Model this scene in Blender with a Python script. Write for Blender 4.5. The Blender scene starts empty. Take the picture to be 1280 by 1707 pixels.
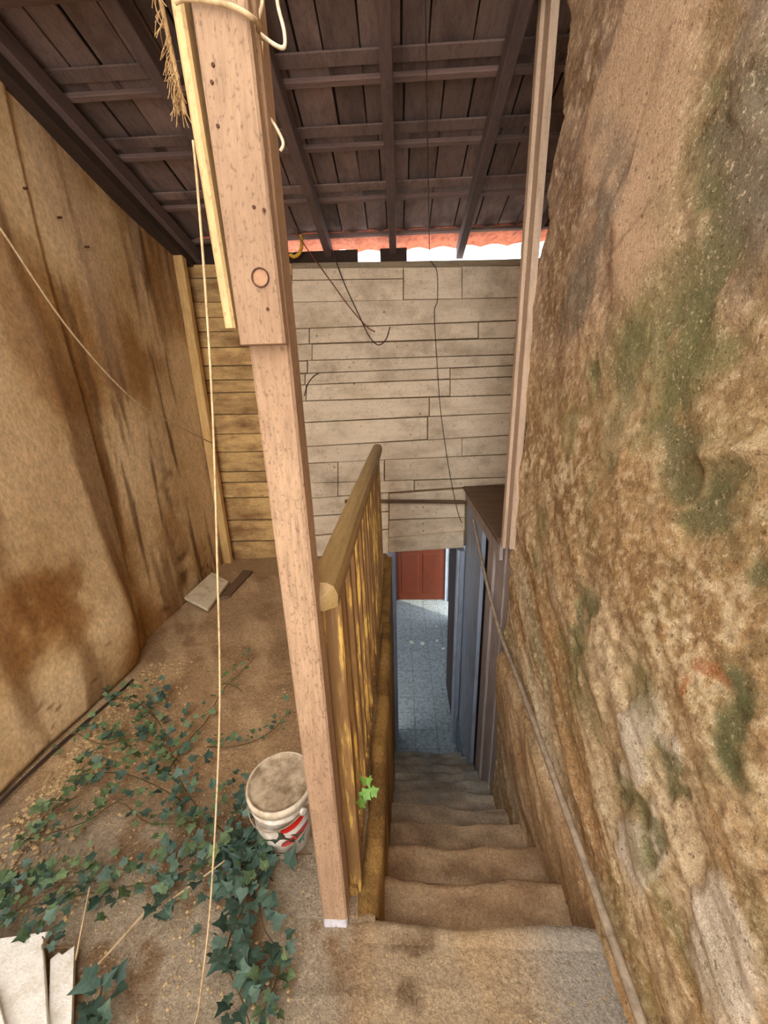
import bpy, bmesh, math, random
import numpy as np
from mathutils import Vector, Matrix, Euler
random.seed(7)
SC = bpy.context.scene
COL = SC.collection

# ------------------------------------------------------------------ camera
F_PX = 645.0; CAM_H = 1.55
PIT, YAW, ROL = math.radians(17.6), math.radians(2.7), math.radians(1.54)
FWD = np.array([-math.sin(YAW)*math.cos(PIT), math.cos(YAW)*math.cos(PIT), -math.sin(PIT)])
_r0 = np.array([math.cos(YAW), math.sin(YAW), 0.0]); _u0 = np.cross(_r0, FWD)
RGT = math.cos(ROL)*_r0 - math.sin(ROL)*_u0
UPV = math.cos(ROL)*_u0 + math.sin(ROL)*_r0
CPOS = np.array([0, 0, CAM_H])
cam = bpy.data.cameras.new('camera'); camo = bpy.data.objects.new('camera', cam); COL.objects.link(camo)
camo.matrix_world = Matrix(((RGT[0], UPV[0], -FWD[0], 0), (RGT[1], UPV[1], -FWD[1], 0), (RGT[2], UPV[2], -FWD[2], CAM_H), (0, 0, 0, 1)))
cam.sensor_fit = 'VERTICAL'; cam.sensor_height = 36.0; cam.lens = F_PX/1707*36.0
cam.clip_start = 0.02; cam.clip_end = 200
SC.camera = camo

# ------------------------------------------------------------------ world, sun, exposure
w = bpy.data.worlds.new('world'); SC.world = w; w.use_nodes = True
bg = w.node_tree.nodes['Background']
bg.inputs['Color'].default_value = (0.96, 0.97, 1.0, 1); bg.inputs['Strength'].default_value = 2.6
sun = bpy.data.lights.new('sun', 'SUN'); suno = bpy.data.objects.new('sun', sun); COL.objects.link(suno)
sun.energy = 2.2; sun.angle = math.radians(0.6); sun.color = (1.0, 0.86, 0.66)
SUN_DIR = Vector((-0.80, 0.52, -0.62)).normalized()
suno.rotation_euler = SUN_DIR.to_track_quat('-Z', 'Y').to_euler()
SC.view_settings.view_transform = 'Standard'; SC.view_settings.look = 'None'
SC.view_settings.gamma = 1.0; SC.view_settings.use_curve_mapping = False
SC.view_settings.exposure = 1.15

# ------------------------------------------------------------------ helpers
def at(px, py, ax, v):
    """the point of the plane (axis ax = v) seen at a pixel of the 1280x1707 photograph"""
    d = FWD + RGT*((px-640)/F_PX) - UPV*((py-853.5)/F_PX)
    return CPOS + d*((v-CPOS[ax])/d[ax])
def lin(c):
    return tuple(((x/255)/12.92 if x/255 <= .04045 else ((x/255+.055)/1.055)**2.4) for x in c)
def L4(c): return lin(c)+(1,)
_tabs = {}
def vnoise(x, y, seed=0):
    if seed not in _tabs: _tabs[seed] = np.random.RandomState(seed+11).rand(256, 256)
    T = _tabs[seed]; xi = np.floor(x).astype(int); yi = np.floor(y).astype(int)
    fx = x-xi; fy = y-yi; fx = fx*fx*(3-2*fx); fy = fy*fy*(3-2*fy)
    a = T[xi & 255, yi & 255]; b = T[(xi+1) & 255, yi & 255]; c = T[xi & 255, (yi+1) & 255]; d = T[(xi+1) & 255, (yi+1) & 255]
    return (a*(1-fx)+b*fx)*(1-fy)+(c*(1-fx)+d*fx)*fy
def fbm(x, y, seed=0, o=4, g=.5):
    x = np.asarray(x, float); y = np.asarray(y, float); s = 0; a = 1; n = 0
    for k in range(o):
        s = s+a*vnoise(x*2**k+17*k, y*2**k+31*k, seed+k); n += a; a *= g
    return s/n
def sstep(a, b, x): t = np.clip((x-a)/(b-a), 0, 1); return t*t*(3-2*t)
def mixc(a, b, m): return a*(1-m[..., None])+np.asarray(b)*m[..., None]

def tag(o, label=None, cat=None, group=None, kind=None):
    if label: o['label'] = label
    if cat: o['category'] = cat
    if group: o['group'] = group
    if kind: o['kind'] = kind
    return o
def empty(name, loc=(0, 0, 0)):
    o = bpy.data.objects.new(name, None); COL.objects.link(o); o.location = loc; o.empty_display_size = .1; return o
def link(name, me, mat=None, parent=None):
    if mat and not me.materials: me.materials.append(mat)
    o = bpy.data.objects.new(name, me); COL.objects.link(o)
    if parent is not None:
        o.parent = parent; o.matrix_parent_inverse = parent_world(parent).inverted()
    return o
def parent_world(p):
    m = p.matrix_basis.copy(); q = p
    while q.parent is not None:
        m = q.parent.matrix_basis @ q.matrix_parent_inverse @ m if False else (q.parent.matrix_basis @ q.matrix_parent_inverse) @ m; q = q.parent
    return m
def mesh(name, v, f, smooth=False):
    me = bpy.data.meshes.new(name); me.from_pydata([tuple(map(float, p)) for p in v], [], f); me.update()
    if smooth: me.polygons.foreach_set('use_smooth', [True]*len(me.polygons))
    return me
def mk(name, v, f, mat, parent=None, smooth=False): return link(name, mesh(name, v, f, smooth), mat, parent)

def slab8(A, B, C, D, n, th, ch=.003):
    """board from a front quad A B C D (counter-clockwise seen from the front), outward normal n, thickness th, chamfered front"""
    A, B, C, D = [np.asarray(p, float) for p in (A, B, C, D)]; n = np.asarray(n, float); cen = (A+B+C+D)/4
    fr = []
    for p, q, r in ((A, B, D), (B, C, A), (C, D, B), (D, A, C)):
        e1 = (q-p)/max(np.linalg.norm(q-p), 1e-6); e2 = (r-p)/max(np.linalg.norm(r-p), 1e-6); fr.append(p+(e1+e2)*ch)
    v = fr+[p-n*ch for p in (A, B, C, D)]+[p-n*th for p in (A, B, C, D)]
    f = [(0, 1, 2, 3)]
    for k in range(4):
        j = (k+1) % 4; f += [(k+4, j+4, j, k), (k+8, j+8, j+4, k+4)]
    f.append((11, 10, 9, 8)); return v, f
def prism(p0, p1, wv, hv, ch=.004):
    """beam from p0 to p1 with half-vectors wv, hv and chamfered long edges"""
    p0, p1, wv, hv = [np.asarray(p, float) for p in (p0, p1, wv, hv)]
    lw = np.linalg.norm(wv); lh = np.linalg.norm(hv); cw = wv*(1-ch/lw); chh = hv*(1-ch/lh)
    ring = [(-cw-hv), (cw-hv), (wv-chh), (wv+chh), (cw+hv), (-cw+hv), (-wv+chh), (-wv-chh)]
    v = [p0+r for r in ring]+[p1+r for r in ring]
    f = [(k, (k+1) % 8, (k+1) % 8+8, k+8) for k in range(8)]+[tuple(range(7, -1, -1)), tuple(range(8, 16))]
    if np.dot(np.cross(wv, hv), p1-p0) < 0: f = [t[::-1] for t in f]
    return v, f
def box(lo, hi, ch=.004):
    lo = np.array(lo, float); hi = np.array(hi, float); c = (lo+hi)/2; h = (hi-lo)/2
    return prism((c[0], c[1], lo[2]), (c[0], c[1], hi[2]), (h[0], 0, 0), (0, h[1], 0), min(ch, h[0]*.4, h[1]*.4))
def join(*vf):
    V = []; Fs = []
    for v, f in vf:
        o = len(V); V += list(v); Fs += [tuple(i+o for i in t) for t in f]
    return V, Fs
def smooth_path(pts, n=6):
    P = [np.asarray(p, float) for p in pts]; out = []
    for i in range(len(P)-1):
        a = P[max(i-1, 0)]; b = P[i]; c = P[i+1]; d = P[min(i+2, len(P)-1)]
        for k in range(n):
            t = k/n; out.append(.5*((2*b)+(c-a)*t+(2*a-5*b+4*c-d)*t*t+(3*b-a-3*c+d)*t**3))
    out.append(P[-1]); return out
def tube(pts, r, sides=6, taper=None, caps=True):
    P = [np.asarray(p, float) for p in pts]; v = []; f = []; up = np.array([.31, .22, .92]); n = len(P)
    for i, p in enumerate(P):
        t = P[min(i+1, n-1)]-P[max(i-1, 0)]; t = t/max(np.linalg.norm(t), 1e-9)
        a = np.cross(t, up)
        if np.linalg.norm(a) < 1e-3: a = np.cross(t, (1, 0, 0))
        a = a/np.linalg.norm(a); b = np.cross(t, a); up = b if np.dot(b, up) > 0 else -b
        b = np.cross(t, a); rr = r*(1 if taper is None else 1+(taper-1)*i/(n-1))
        for k in range(sides):
            q = 2*math.pi*k/sides; v.append(p+rr*(math.cos(q)*a+math.sin(q)*b))
    for i in range(n-1):
        for k in range(sides):
            j = (k+1) % sides; f.append((i*sides+k, i*sides+j, (i+1)*sides+j, (i+1)*sides+k))
    if caps: f.append(tuple(range(sides-1, -1, -1))); f.append(tuple((n-1)*sides+k for k in range(sides)))
    return v, f
def lathe(prof, seg=40, cx=0, cy=0):
    v = []; f = []; m = len(prof)
    for i in range(seg):
        a = 2*math.pi*i/seg
        for (r, z) in prof: v.append((cx+r*math.cos(a), cy+r*math.sin(a), z))
    for i in range(seg):
        j = (i+1) % seg
        for k in range(m-1): f.append((i*m+k, j*m+k, j*m+k+1, i*m+k+1))
    return v, f
def grid(name, us, vs, fn, colfn, mat, parent=None, hole=None, flip=False):
    U, V = np.meshgrid(us, vs, indexing='ij'); P = fn(U, V); nu, nv = U.shape
    me = bpy.data.meshes.new(name); idx = np.arange(nu*nv).reshape(nu, nv)
    q = np.stack([idx[:-1, :-1], idx[1:, :-1], idx[1:, 1:], idx[:-1, 1:]], -1).reshape(-1, 4)
    if flip: q = q[:, ::-1]
    if hole is not None:
        uc = (U[:-1, :-1]+U[1:, 1:])/2; vc = (V[:-1, :-1]+V[1:, 1:])/2; q = q[~hole(uc, vc).reshape(-1)]
    me.vertices.add(nu*nv); me.vertices.foreach_set('co', P.reshape(-1).astype(np.float32))
    me.loops.add(q.size); me.loops.foreach_set('vertex_index', q.reshape(-1).astype(np.int32))
    me.polygons.add(len(q)); me.polygons.foreach_set('loop_start', np.arange(0, q.size, 4, dtype=np.int32))
    me.update(calc_edges=True); me.polygons.foreach_set('use_smooth', np.ones(len(q), bool))
    c = colfn(U, V, P); at_ = me.color_attributes.new('tint', 'FLOAT_COLOR', 'POINT')
    at_.data.foreach_set('color', np.concatenate([c, np.ones(c.shape[:-1]+(1,))], -1).reshape(-1).astype(np.float32))
    me.validate(); me.update()
    return link(name, me, mat, parent)

# ------------------------------------------------------------------ materials
def nodes(name):
    m = bpy.data.materials.new(name); m.use_nodes = True; nt = m.node_tree
    return m, nt, nt.nodes['Principled BSDF']
def nd(nt, t, **kw):
    n = nt.nodes.new(t)
    for k, v in kw.items(): setattr(n, k, v)
    return n
def noise(nt, vec, scale, detail=6, rough=.6):
    n = nd(nt, 'ShaderNodeTexNoise'); n.inputs['Scale'].default_value = scale; n.inputs['Detail'].default_value = detail
    n.inputs['Roughness'].default_value = rough
    if vec is not None: nt.links.new(vec, n.inputs['Vector'])
    return n.outputs['Fac']
def ramp(nt, fac, stops):
    r = nd(nt, 'ShaderNodeValToRGB'); e = r.color_ramp.elements
    while len(e) < len(stops): e.new(.5)
    for i, (p, c) in enumerate(stops): e[i].position = p; e[i].color = c if len(c) == 4 else tuple(c)+(1,)
    nt.links.new(fac, r.inputs[0]); return r.outputs[0]
def mix(nt, a, b, fac, mode='MIX'):
    m = nd(nt, 'ShaderNodeMix', data_type='RGBA', blend_type=mode)
    for s, v in ((6, a), (7, b), (0, fac)):
        if hasattr(v, 'links'): nt.links.new(v, m.inputs[s])
        else: m.inputs[s].default_value = v
    return m.outputs[2]
def bump(nt, bsdf, h, s, d=.01):
    b = nd(nt, 'ShaderNodeBump'); b.inputs['Strength'].default_value = s; b.inputs['Distance'].default_value = d
    nt.links.new(h, b.inputs['Height']); nt.links.new(b.outputs[0], bsdf.inputs['Normal'])
def coords(nt, stretch=(1, 1, 1), rnd=True):
    g = nd(nt, 'ShaderNodeNewGeometry'); mp = nd(nt, 'ShaderNodeMapping'); mp.inputs['Scale'].default_value = stretch
    nt.links.new(g.outputs['Position'], mp.inputs['Vector'])
    if rnd:
        oi = nd(nt, 'ShaderNodeObjectInfo'); vm = nd(nt, 'ShaderNodeVectorMath', operation='SCALE'); vm.inputs[0].default_value = (37, 53, 71)
        nt.links.new(oi.outputs['Random'], vm.inputs['Scale']); nt.links.new(vm.outputs[0], mp.inputs['Location'])
    return mp.outputs[0]
def ms(c, k): return tuple(min(x*k, 1) for x in c[:3])+(1,)
def m_wood(name, c, dark, stain=.5, axis=2, rough=.75, bs=.5, speck=0.0, var=.25, fine=60, lo=.48, hi=.75, gc=.28, dirt=None):
    """weathered wood: grain along an axis, stains, specks, each board its own tone"""
    m, nt, b = nodes(name); st = [fine/6]*3; st[axis] = fine/60
    g = noise(nt, coords(nt, tuple(st)), 6, 8, .65)
    base = ramp(nt, g, [(.3, ms(L4(c), 1-gc)), (.5, L4(c)), (.72, ms(L4(c), 1+gc*.4))])
    st2 = [3, 3, 3]; st2[axis] = 1.0
    s = noise(nt, coords(nt, tuple(st2)), 2.2, 6, .65)
    sm = ramp(nt, s, [(lo, (0, 0, 0, 1)), (hi, (stain,)*3+(1,))])
    col = mix(nt, base, L4(dark), sm)
    if speck:
        ks = [1.0]*3; ks[axis] = .5; k = noise(nt, coords(nt, tuple(ks)), 170, 4, .65)
        km = ramp(nt, k, [(.55, (0, 0, 0, 1)), (.66, (speck,)*3+(1,))]); col = mix(nt, col, ms(L4(dark), .5), km)
    if dirt:
        q = noise(nt, coords(nt, (1, 1, 1), False), 3.4, 7, .72); qm = ramp(nt, q, [(.5, (0, 0, 0, 1)), (.68, (.75,)*3+(1,))]); col = mix(nt, col, L4(dirt), qm)
        q2 = noise(nt, coords(nt, (1, 1, 1)), 26, 5, .7); qm2 = ramp(nt, q2, [(.6, (0, 0, 0, 1)), (.7, (.6,)*3+(1,))]); col = mix(nt, col, ms(L4(dirt), .5), qm2)
    oi = nd(nt, 'ShaderNodeObjectInfo'); v = ramp(nt, oi.outputs['Random'], [(0, (1-var,)*3+(1,)), (1, (1, 1, 1, 1))])
    col = mix(nt, col, v, 1.0, 'MULTIPLY'); nt.links.new(col, b.inputs['Base Color'])
    b.inputs['Roughness'].default_value = rough; bump(nt, b, g, bs, .004); return m
def m_tint(name, scale=60, amt=.35, bs=.6, dist=.006, rough=.9, stretch=(1, 1, 1), fleck=0):
    """colour from the painted 'tint' attribute, broken up by grain"""
    m, nt, b = nodes(name); a = nd(nt, 'ShaderNodeVertexColor', layer_name='tint')
    n = noise(nt, coords(nt, stretch, False), scale, 8, .7)
    v = ramp(nt, n, [(.3, (1-amt,)*3+(1,)), (.7, (1+amt*.6,)*3+(1,))])
    n2 = noise(nt, coords(nt, stretch, False), scale*3.1, 4, .7); v2 = ramp(nt, n2, [(.34, (1-amt*1.1,)*3+(1,)), (.5, (1, 1, 1, 1)), (.66, (1+amt*.9,)*3+(1,))])
    col = mix(nt, mix(nt, a.outputs['Color'], v, 1.0, 'MULTIPLY'), v2, 1.0, 'MULTIPLY')
    if fleck:
        big = ramp(nt, noise(nt, coords(nt, stretch, False), 5, 4, .6), [(.4, (.15,)*3+(1,)), (.6, (1, 1, 1, 1))])
        f1 = ramp(nt, noise(nt, coords(nt, (1.0, 1.0, 1.0), False), 88, 5, .75), [(.57, (0, 0, 0, 1)), (.63, (fleck,)*3+(1,))])
        col = mix(nt, col, L4((234, 212, 172)), mix(nt, f1, big, 1.0, 'MULTIPLY'))
        f2 = ramp(nt, noise(nt, coords(nt, (1.13, 1.21, 1.17), False), 61, 5, .75), [(.36, (fleck,)*3+(1,)), (.43, (0, 0, 0, 1))])
        col = mix(nt, col, L4((92, 66, 40)), f2)
    nt.links.new(col, b.inputs['Base Color'])
    b.inputs['Roughness'].default_value = rough; b.inputs['Specular IOR Level'].default_value = .2; bump(nt, b, n, bs, dist); return m
def m_dirty(name, c, c2, scale=8, rough=.8, lo=.45, hi=.7, bs=.2, metal=0, amt=1.0, spec=.3):
    m, nt, b = nodes(name); n = noise(nt, coords(nt), scale, 8, .65)
    col = ramp(nt, n, [(lo, L4(c)), (hi, tuple(lin(c)[i]*(1-amt)+lin(c2)[i]*amt for i in range(3))+(1,))])
    nt.links.new(col, b.inputs['Base Color']); b.inputs['Roughness'].default_value = rough; b.inputs['Metallic'].default_value = metal
    b.inputs['Specular IOR Level'].default_value = spec
    if bs: bump(nt, b, noise(nt, coords(nt), scale*6, 5), bs, .004)
    return m

M_plank = m_wood('painted plank', (232, 210, 178), (168, 142, 106), .6, 0, .75, .3, .45, .12, 24, .47, .72, .10, (160, 140, 112))
M_plankb = m_wood('stained plank', (220, 178, 112), (110, 66, 26), .85, 0, .75, .5, .4, .2, lo=.45, hi=.68, gc=.2, dirt=(140, 96, 48))
M_beam = m_wood('plank plate', (150, 132, 104), (90, 70, 45), .6, 0, .8, .5, .3, .2)
M_post = m_wood('pink weathered timber', (174, 142, 110), (132, 100, 74), .7, 2, .85, .8, .6, .06, 140, .42, .68, .35)
M_yel = m_wood('pale sawn timber', (204, 172, 118), (150, 106, 58), .5, 2, .75, .5, .4, .1)
M_corner = m_wood('pale corner timber', (214, 174, 108), (140, 92, 42), .6, 2, .75, .5, .3, .1)
M_trim = m_wood('greyish trim timber', (190, 162, 134), (140, 110, 84), .5, 2, .8, .4, .3, .1)
M_roofb = m_wood('old roof board', (140, 116, 106), (66, 50, 44), .8, 1, .85, .5, .35, .45)
M_raft = m_wood('dark rafter', (104, 84, 78), (58, 44, 38), .6, 1, .85, .5, .2, .3)
M_batt = m_wood('roof batten wood', (128, 102, 92), (66, 50, 44), .6, 0, .85, .5, .2, .35)
M_tile = m_dirty('terracotta roof tile', (214, 128, 96), (160, 84, 60), 20, .9)
M_dark = m_wood('dark beam', (60, 42, 30), (26, 18, 12), .6, 1, .9, .5, .2, .2)
M_dbrown = m_wood('brown wood', (112, 84, 58), (62, 42, 26), .6, 0, .8, .5, .3, .2)
M_panel = m_wood('lilac grey board', (180, 164, 154), (120, 100, 82), .6, 2, .75, .4, .2, .25)
M_blue = m_wood('blue grey painted board', (172, 182, 198), (110, 108, 106), .5, 2, .6, .3, .2, .15)
M_blueb = m_dirty('blue grey plaster', (120, 138, 150), (84, 88, 86), 14, .85)
M_hand = m_wood('worn handrail', (166, 134, 82), (90, 64, 30), .6, 1, .6, .35, .3, .1)
M_step = m_tint('worn step earth', 70, .28, .8, .008, fleck=.35)
M_wallr = m_tint('decayed plaster', 120, .3, .9, .007, fleck=.7)
M_left = m_tint('stained board sheet', 22, .20, .3, .004, stretch=(1, 1, .6))
M_floor = m_tint('dirt floor', 60, .3, 1.0, .012, fleck=.45)
M_curb = m_dirty('ochre plaster', (162, 124, 66), (104, 76, 38), 9, .85, .4, .7, .5)
M_twine = m_dirty('twine', (196, 170, 130), (146, 118, 82), 60, .9, bs=0)
M_wire = m_dirty('dark cable', (58, 44, 36), (88, 66, 50), 40, .6, bs=0)
M_redw = m_dirty('red brown cable', (134, 72, 44), (90, 54, 40), 40, .6, bs=0)
M_white = m_dirty('off white cable', (226, 206, 172), (180, 150, 110), 60, .6, bs=0)
M_fibre = m_dirty('frayed fibre', (176, 142, 96), (110, 80, 48), 60, .95, bs=0)
M_nail = m_dirty('rusty nail', (86, 52, 34), (50, 32, 24), 60, .7, bs=0, metal=.4)
M_buck = m_dirty('dirty white plastic', (220, 210, 196), (160, 140, 112), 18, .55, .42, .7, .1)
M_lid = m_dirty('muddy lid', (186, 166, 136), (120, 98, 72), 22, .85, .4, .68, .4)
M_red = m_dirty('red print', (206, 34, 30), (170, 50, 46), 30, .5, .55, .8, 0)
M_redd = m_dirty('dark red print', (176, 62, 62), (140, 40, 40), 30, .5, .55, .8, 0)
M_foam = m_dirty('white board', (232, 228, 216), (196, 186, 166), 22, .8, .45, .75, .8)
M_tilew = m_dirty('cream slab', (206, 188, 156), (160, 136, 100), 12, .8, .5, .75, .3)
M_pipe = m_dirty('grey pole', (166, 148, 124), (110, 94, 74), 24, .55, .4, .7, .3)
M_lowfl = m_dirty('speckled cement tile', (160, 172, 176), (112, 122, 126), 26, .55, .42, .68, .1)  # grey-blue carries the cool light of the room below
M_grout = m_dirty('grout', (92, 98, 98), (74, 78, 78), 20, .9)
M_loww = m_dirty('cool tinted wall', (186, 196, 206), (160, 168, 176), 6, .8)  # cool cast of the lower room's light put into the wall colour
M_rdoor = m_wood('red brown door', (92, 36, 5), (56, 20, 4), .5, 2, .5, .2, 0, .1)
M_chip = m_dirty('plaster chip', (222, 220, 210), (190, 186, 170), 30, .85)
M_stone = m_dirty('pebble', (186, 158, 112), (128, 104, 74), 25, .9)
M_moulding = m_dirty('rough masonry', (150, 124, 92), (110, 88, 60), 10, .95)
M_black = m_dirty('dark leaf of door', (44, 30, 30), (30, 22, 22), 10, .6)
M_yplas = m_dirty('yellow plastic', (226, 176, 56), (170, 120, 40), 30, .5)
M_stem = m_dirty('ivy stem', (96, 74, 46), (66, 56, 34), 30, .9, bs=0)
def m_balu():
    m, nt, b = nodes('flaking yellow paint'); n = noise(nt, coords(nt, (1, 1, .10)), 42, 7, .65)
    c = ramp(nt, n, [(.47, L4((122, 88, 46))), (.55, L4((146, 108, 56))), (.60, L4((204, 164, 80))), (.72, L4((190, 146, 62)))])
    nt.links.new(c, b.inputs['Base Color']); b.inputs['Roughness'].default_value = .7; bump(nt, b, n, .6, .004); return m
M_balu = m_balu()
def m_leaf(name, c, c2):
    m, nt, b = nodes(name); oi = nd(nt, 'ShaderNodeObjectInfo')
    v = ramp(nt, oi.outputs['Random'], [(0, L4(c)), (1, L4(c2))])
    n = noise(nt, coords(nt), 90, 4); v = mix(nt, v, ramp(nt, n, [(.35, (.75, .75, .75, 1)), (.65, (1.1, 1.1, 1.1, 1))]), 1.0, 'MULTIPLY')
    nt.links.new(v, b.inputs['Base Color']); b.inputs['Roughness'].default_value = .55; b.inputs['Specular IOR Level'].default_value = .3; return m
M_leafd = m_leaf('dark ivy leaf', (50, 72, 60), (82, 104, 86))
M_leafm = m_leaf('green ivy leaf', (72, 92, 60), (104, 124, 82))
M_leafb = m_leaf('young ivy leaf', (90, 126, 54), (122, 158, 70))

# ------------------------------------------------------------------ the setting
YB = 3.465; XL = -1.68; XR = 0.60
LOWZ = -2.31; RUN = .24; RISE = .21; EDGE = .745
def hfl(x, y): return (fbm(np.asarray(x)*3.1+5, np.asarray(y)*3.1, 3, 5)-.5)*.05+(fbm(np.asarray(x)*22, np.asarray(y)*22, 9, 3)-.5)*.008
def floor_fn(U, V):
    z = hfl(U, V); k = sstep(.0, .12, np.minimum(np.abs(U+.10), 9)); z = z*np.where((V > .6) & (V < 1.0), .4, 1)
    return np.stack([U, V, z], -1)
def floor_col(U, V, P):
    n = fbm(U*4, V*4, 21, 5); n2 = fbm(U*11+3, V*11, 25, 5); n3 = fbm(U*2.2, V*2.2+9, 29, 4); st = fbm(U*9+V*6, (V-U)*2.2, 33, 5)
    c = np.broadcast_to(np.array(lin((176, 142, 102))), U.shape+(3,)).copy()
    c = mixc(c, lin((140, 106, 70)), sstep(.45, .7, n)*.8)
    c = mixc(c, lin((206, 172, 128)), sstep(.52, .72, st)*.6)
    near = sstep(1.25, .8, V+.25*(n3-.5))*sstep(.02, -.12, U+.1)
    c = mixc(c, lin((166, 154, 132)), near*.75)
    c = mixc(c, lin((128, 96, 62)), near*sstep(.55, .7, n2)*.8)
    land = sstep(-.16, -.06, U)*sstep(.9, .8, V)
    c = mixc(c, lin((180, 158, 126)), land*.85)
    grey = land*sstep(.28, .5, U+.5*(n3-.5)); c = mixc(c, lin((164, 154, 138)), grey*.9)
    brown = land*sstep(.55, .66, fbm(U*5+2, V*5+4, 41, 5))*sstep(.35, .2, U); c = mixc(c, lin((110, 86, 60)), brown*.9)
    c = mixc(c, lin((184, 150, 104)), land*sstep(.56, .7, fbm(U*3+8, V*3+1, 47, 4))*sstep(.45, .3, U)*.5)
    return c
fo = grid('floor', np.arange(-1.86, .662, .012), np.arange(-2.0, 3.50, .012), floor_fn, floor_col, M_floor,
          hole=lambda u, v: (u > -.10) & (v > EDGE-.03))
tag(fo, 'rough dirt-covered upper landing floor around the stairwell', 'floor', kind='structure')

# --- left wall: two warped sheets
def left_front(U, V):
    y, z = U, V
    lowb = np.exp(-((y-1.78)/.42)**2)*np.exp(-((z-.28)/.40)**2)
    x = XL+.015*(fbm(y*2, z*2, 61, 3)-.5)+.12*lowb*sstep(2.06, 1.85, y)*1.0+.05*np.exp(-((y-1.2)/.5)**2)*np.exp(-((z-.9)/.7)**2)+.012
    x = x+.012*np.sin(z*2.3+y*3)
    return np.stack([x, y+.02*np.exp(-(z/.25)**2)*sstep(1.6, 2.05, y), z+.02], -1)
def left_back(U, V):
    x = XL-.015+.012*(fbm(U*3, V*2, 67, 3)-.5)+.015*np.sin(U*5+V*1.3); return np.stack([x, U, V+.01], -1)
def left_col(U, V, P):
    y, z = U, V; c = np.broadcast_to(np.array(lin((210, 178, 130))), U.shape+(3,)).copy()
    st = fbm(y*7+.35*z, z*.9, 71, 5); st2 = fbm(y*16+.8*z, z*1.2+7, 75, 5); big = fbm(y*2.1, z*1.7, 79, 5); gr = fbm(y*14, z*14, 83, 4)
    c = mixc(c, lin((158, 114, 62)), sstep(.47, .66, big)*.85)
    c = mixc(c, lin((224, 194, 150)), sstep(.5, .36, big)*.7)
    c = mixc(c, lin((122, 84, 44)), sstep(.53, .7, st)*.75)
    c = mixc(c, lin((92, 62, 32)), sstep(.6, .72, st2)*sstep(1.6, 2.4, y)*.8)
    c = mixc(c, lin((208, 176, 138)), sstep(.52, .66, fbm(y*5, z*.6+3, 87, 4))*sstep(1.3, 2.3, z)*.7)
    c = mixc(c, lin((96, 68, 40)), np.exp(-((y-2.62-.06*z)/.10)**2)*sstep(1.9, .9, z)*sstep(.35, .7, .5*gr+.5*st2)*.9)
    c = mixc(c, lin((96, 66, 34)), sstep(.66, .74, gr)*sstep(.6, .1, z)*.7)
    c = mixc(c, lin((122, 76, 30)), np.exp(-((y-1.5)/.25)**2-((z-.62)/.22)**2)*sstep(.4, .6, gr+.3*(big-.5))*.75)
    return c
wl = tag(empty('wall_left', (XL-.02, 1, 0)), 'stained tan sheet-clad wall on the left', 'wall', kind='structure')
ys = np.concatenate([np.arange(-2, .6, .06), np.arange(.6, 2.066, .016)])
o = grid('sheet', ys, np.arange(-.0, 2.96, .018), left_front, left_col, M_left, wl); tag(o, 'warped tan front sheet bulging at the foot')
def solid(o, t):
    m = o.modifiers.new('thickness', 'SOLIDIFY'); m.thickness = t; m.offset = 0
solid(o, .008)
o = grid('sheet', np.arange(2.0, 3.47, .016), np.arange(-.02, 2.96, .018), left_back, left_col, M_left, wl); tag(o, 'streaked rear sheet behind the seam'); solid(o, .006)
mk('backing', *box((XL-.16, -2, -.3), (XL-.05, 3.6, 3.6)), M_moulding, wl)
for (y, z) in ((2.03, 2.45), (2.05, 1.72), (2.06, 1.35), (2.35, 2.32), (2.2, 2.4)):
    mk('nail', *tube([(XL-.01, y, z), (XL+.022, y, z)], .005, 6), M_nail, wl)
v, f = prism((-1.665, 3.335, -.01), (-1.648, 3.30, 2.63), (.036, 0, 0), (0, .03, 0), .005)
tag(mk('trim_1', v, f, M_corner), 'pale upright corner timber between tan sheets and plank wall', 'trim', kind='structure')

# --- back wall: planks one by one
wb = tag(empty('wall_back', (0, YB, 0)), 'cream painted horizontal plank wall above the lower door', 'wall', kind='structure')
XS = 500.0
def yl(b, x): return b[0]+(b[1]-b[0])*(x-500)/365.0
ROWS = [((438, 431), (448, 443)), ((448, 443), (467, 462)), ((467, 462), (504, 496)), ((504, 496), (548, 534)), ((548, 534), (574, 563)), ((574, 563), (602, 591)),
        ((602, 591), (623, 609)), ((623, 609), (642, 628)), ((642, 628), (669, 658)), ((669, 658), (705, 688)), ((705, 688), (746, 725)), ((746, 725), (773, 757)),
        ((773, 757), (806, 795)), ((806, 795), (832, 806)), ((832, 806), (862, 840)), ((862, 840), (895, 866)), ((895, 866), (930, 912))]
JOINTS = {0: [], 1: [672], 2: [672, 770], 3: [], 4: [515, 797], 5: [520], 6: [512], 7: [508, 750], 8: [510, 750], 9: [715], 10: [712], 11: [770], 12: [563, 640], 13: [563, 690], 14: [596], 15: [], 16: []}
SPLITR = {7: 642, 8: 0}
def plank(x0, x1, t0, t1, b0, b1, mat=None, proud=0, gap=1.7):
    gap *= random.uniform(.5, 1.4); x0 += random.uniform(0, 1.2); t0 += random.uniform(-.8, .8); b1 += random.uniform(-.8, .8)
    yy = YB-.022-proud-random.uniform(0, .006)
    A = at(x0+.4, b0-gap*.55, 1, yy); B = at(x1-.4, b1-gap*.55, 1, yy); C = at(x1-.4, t1+gap*.35, 1, yy); D = at(x0+.4, t0+gap*.35, 1, yy)
    v, f = slab8(A, B, C, D, (0, -1, 0), .02, .003); return mk('plank', v, f, mat or M_plank, wb)
RX = 853
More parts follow.
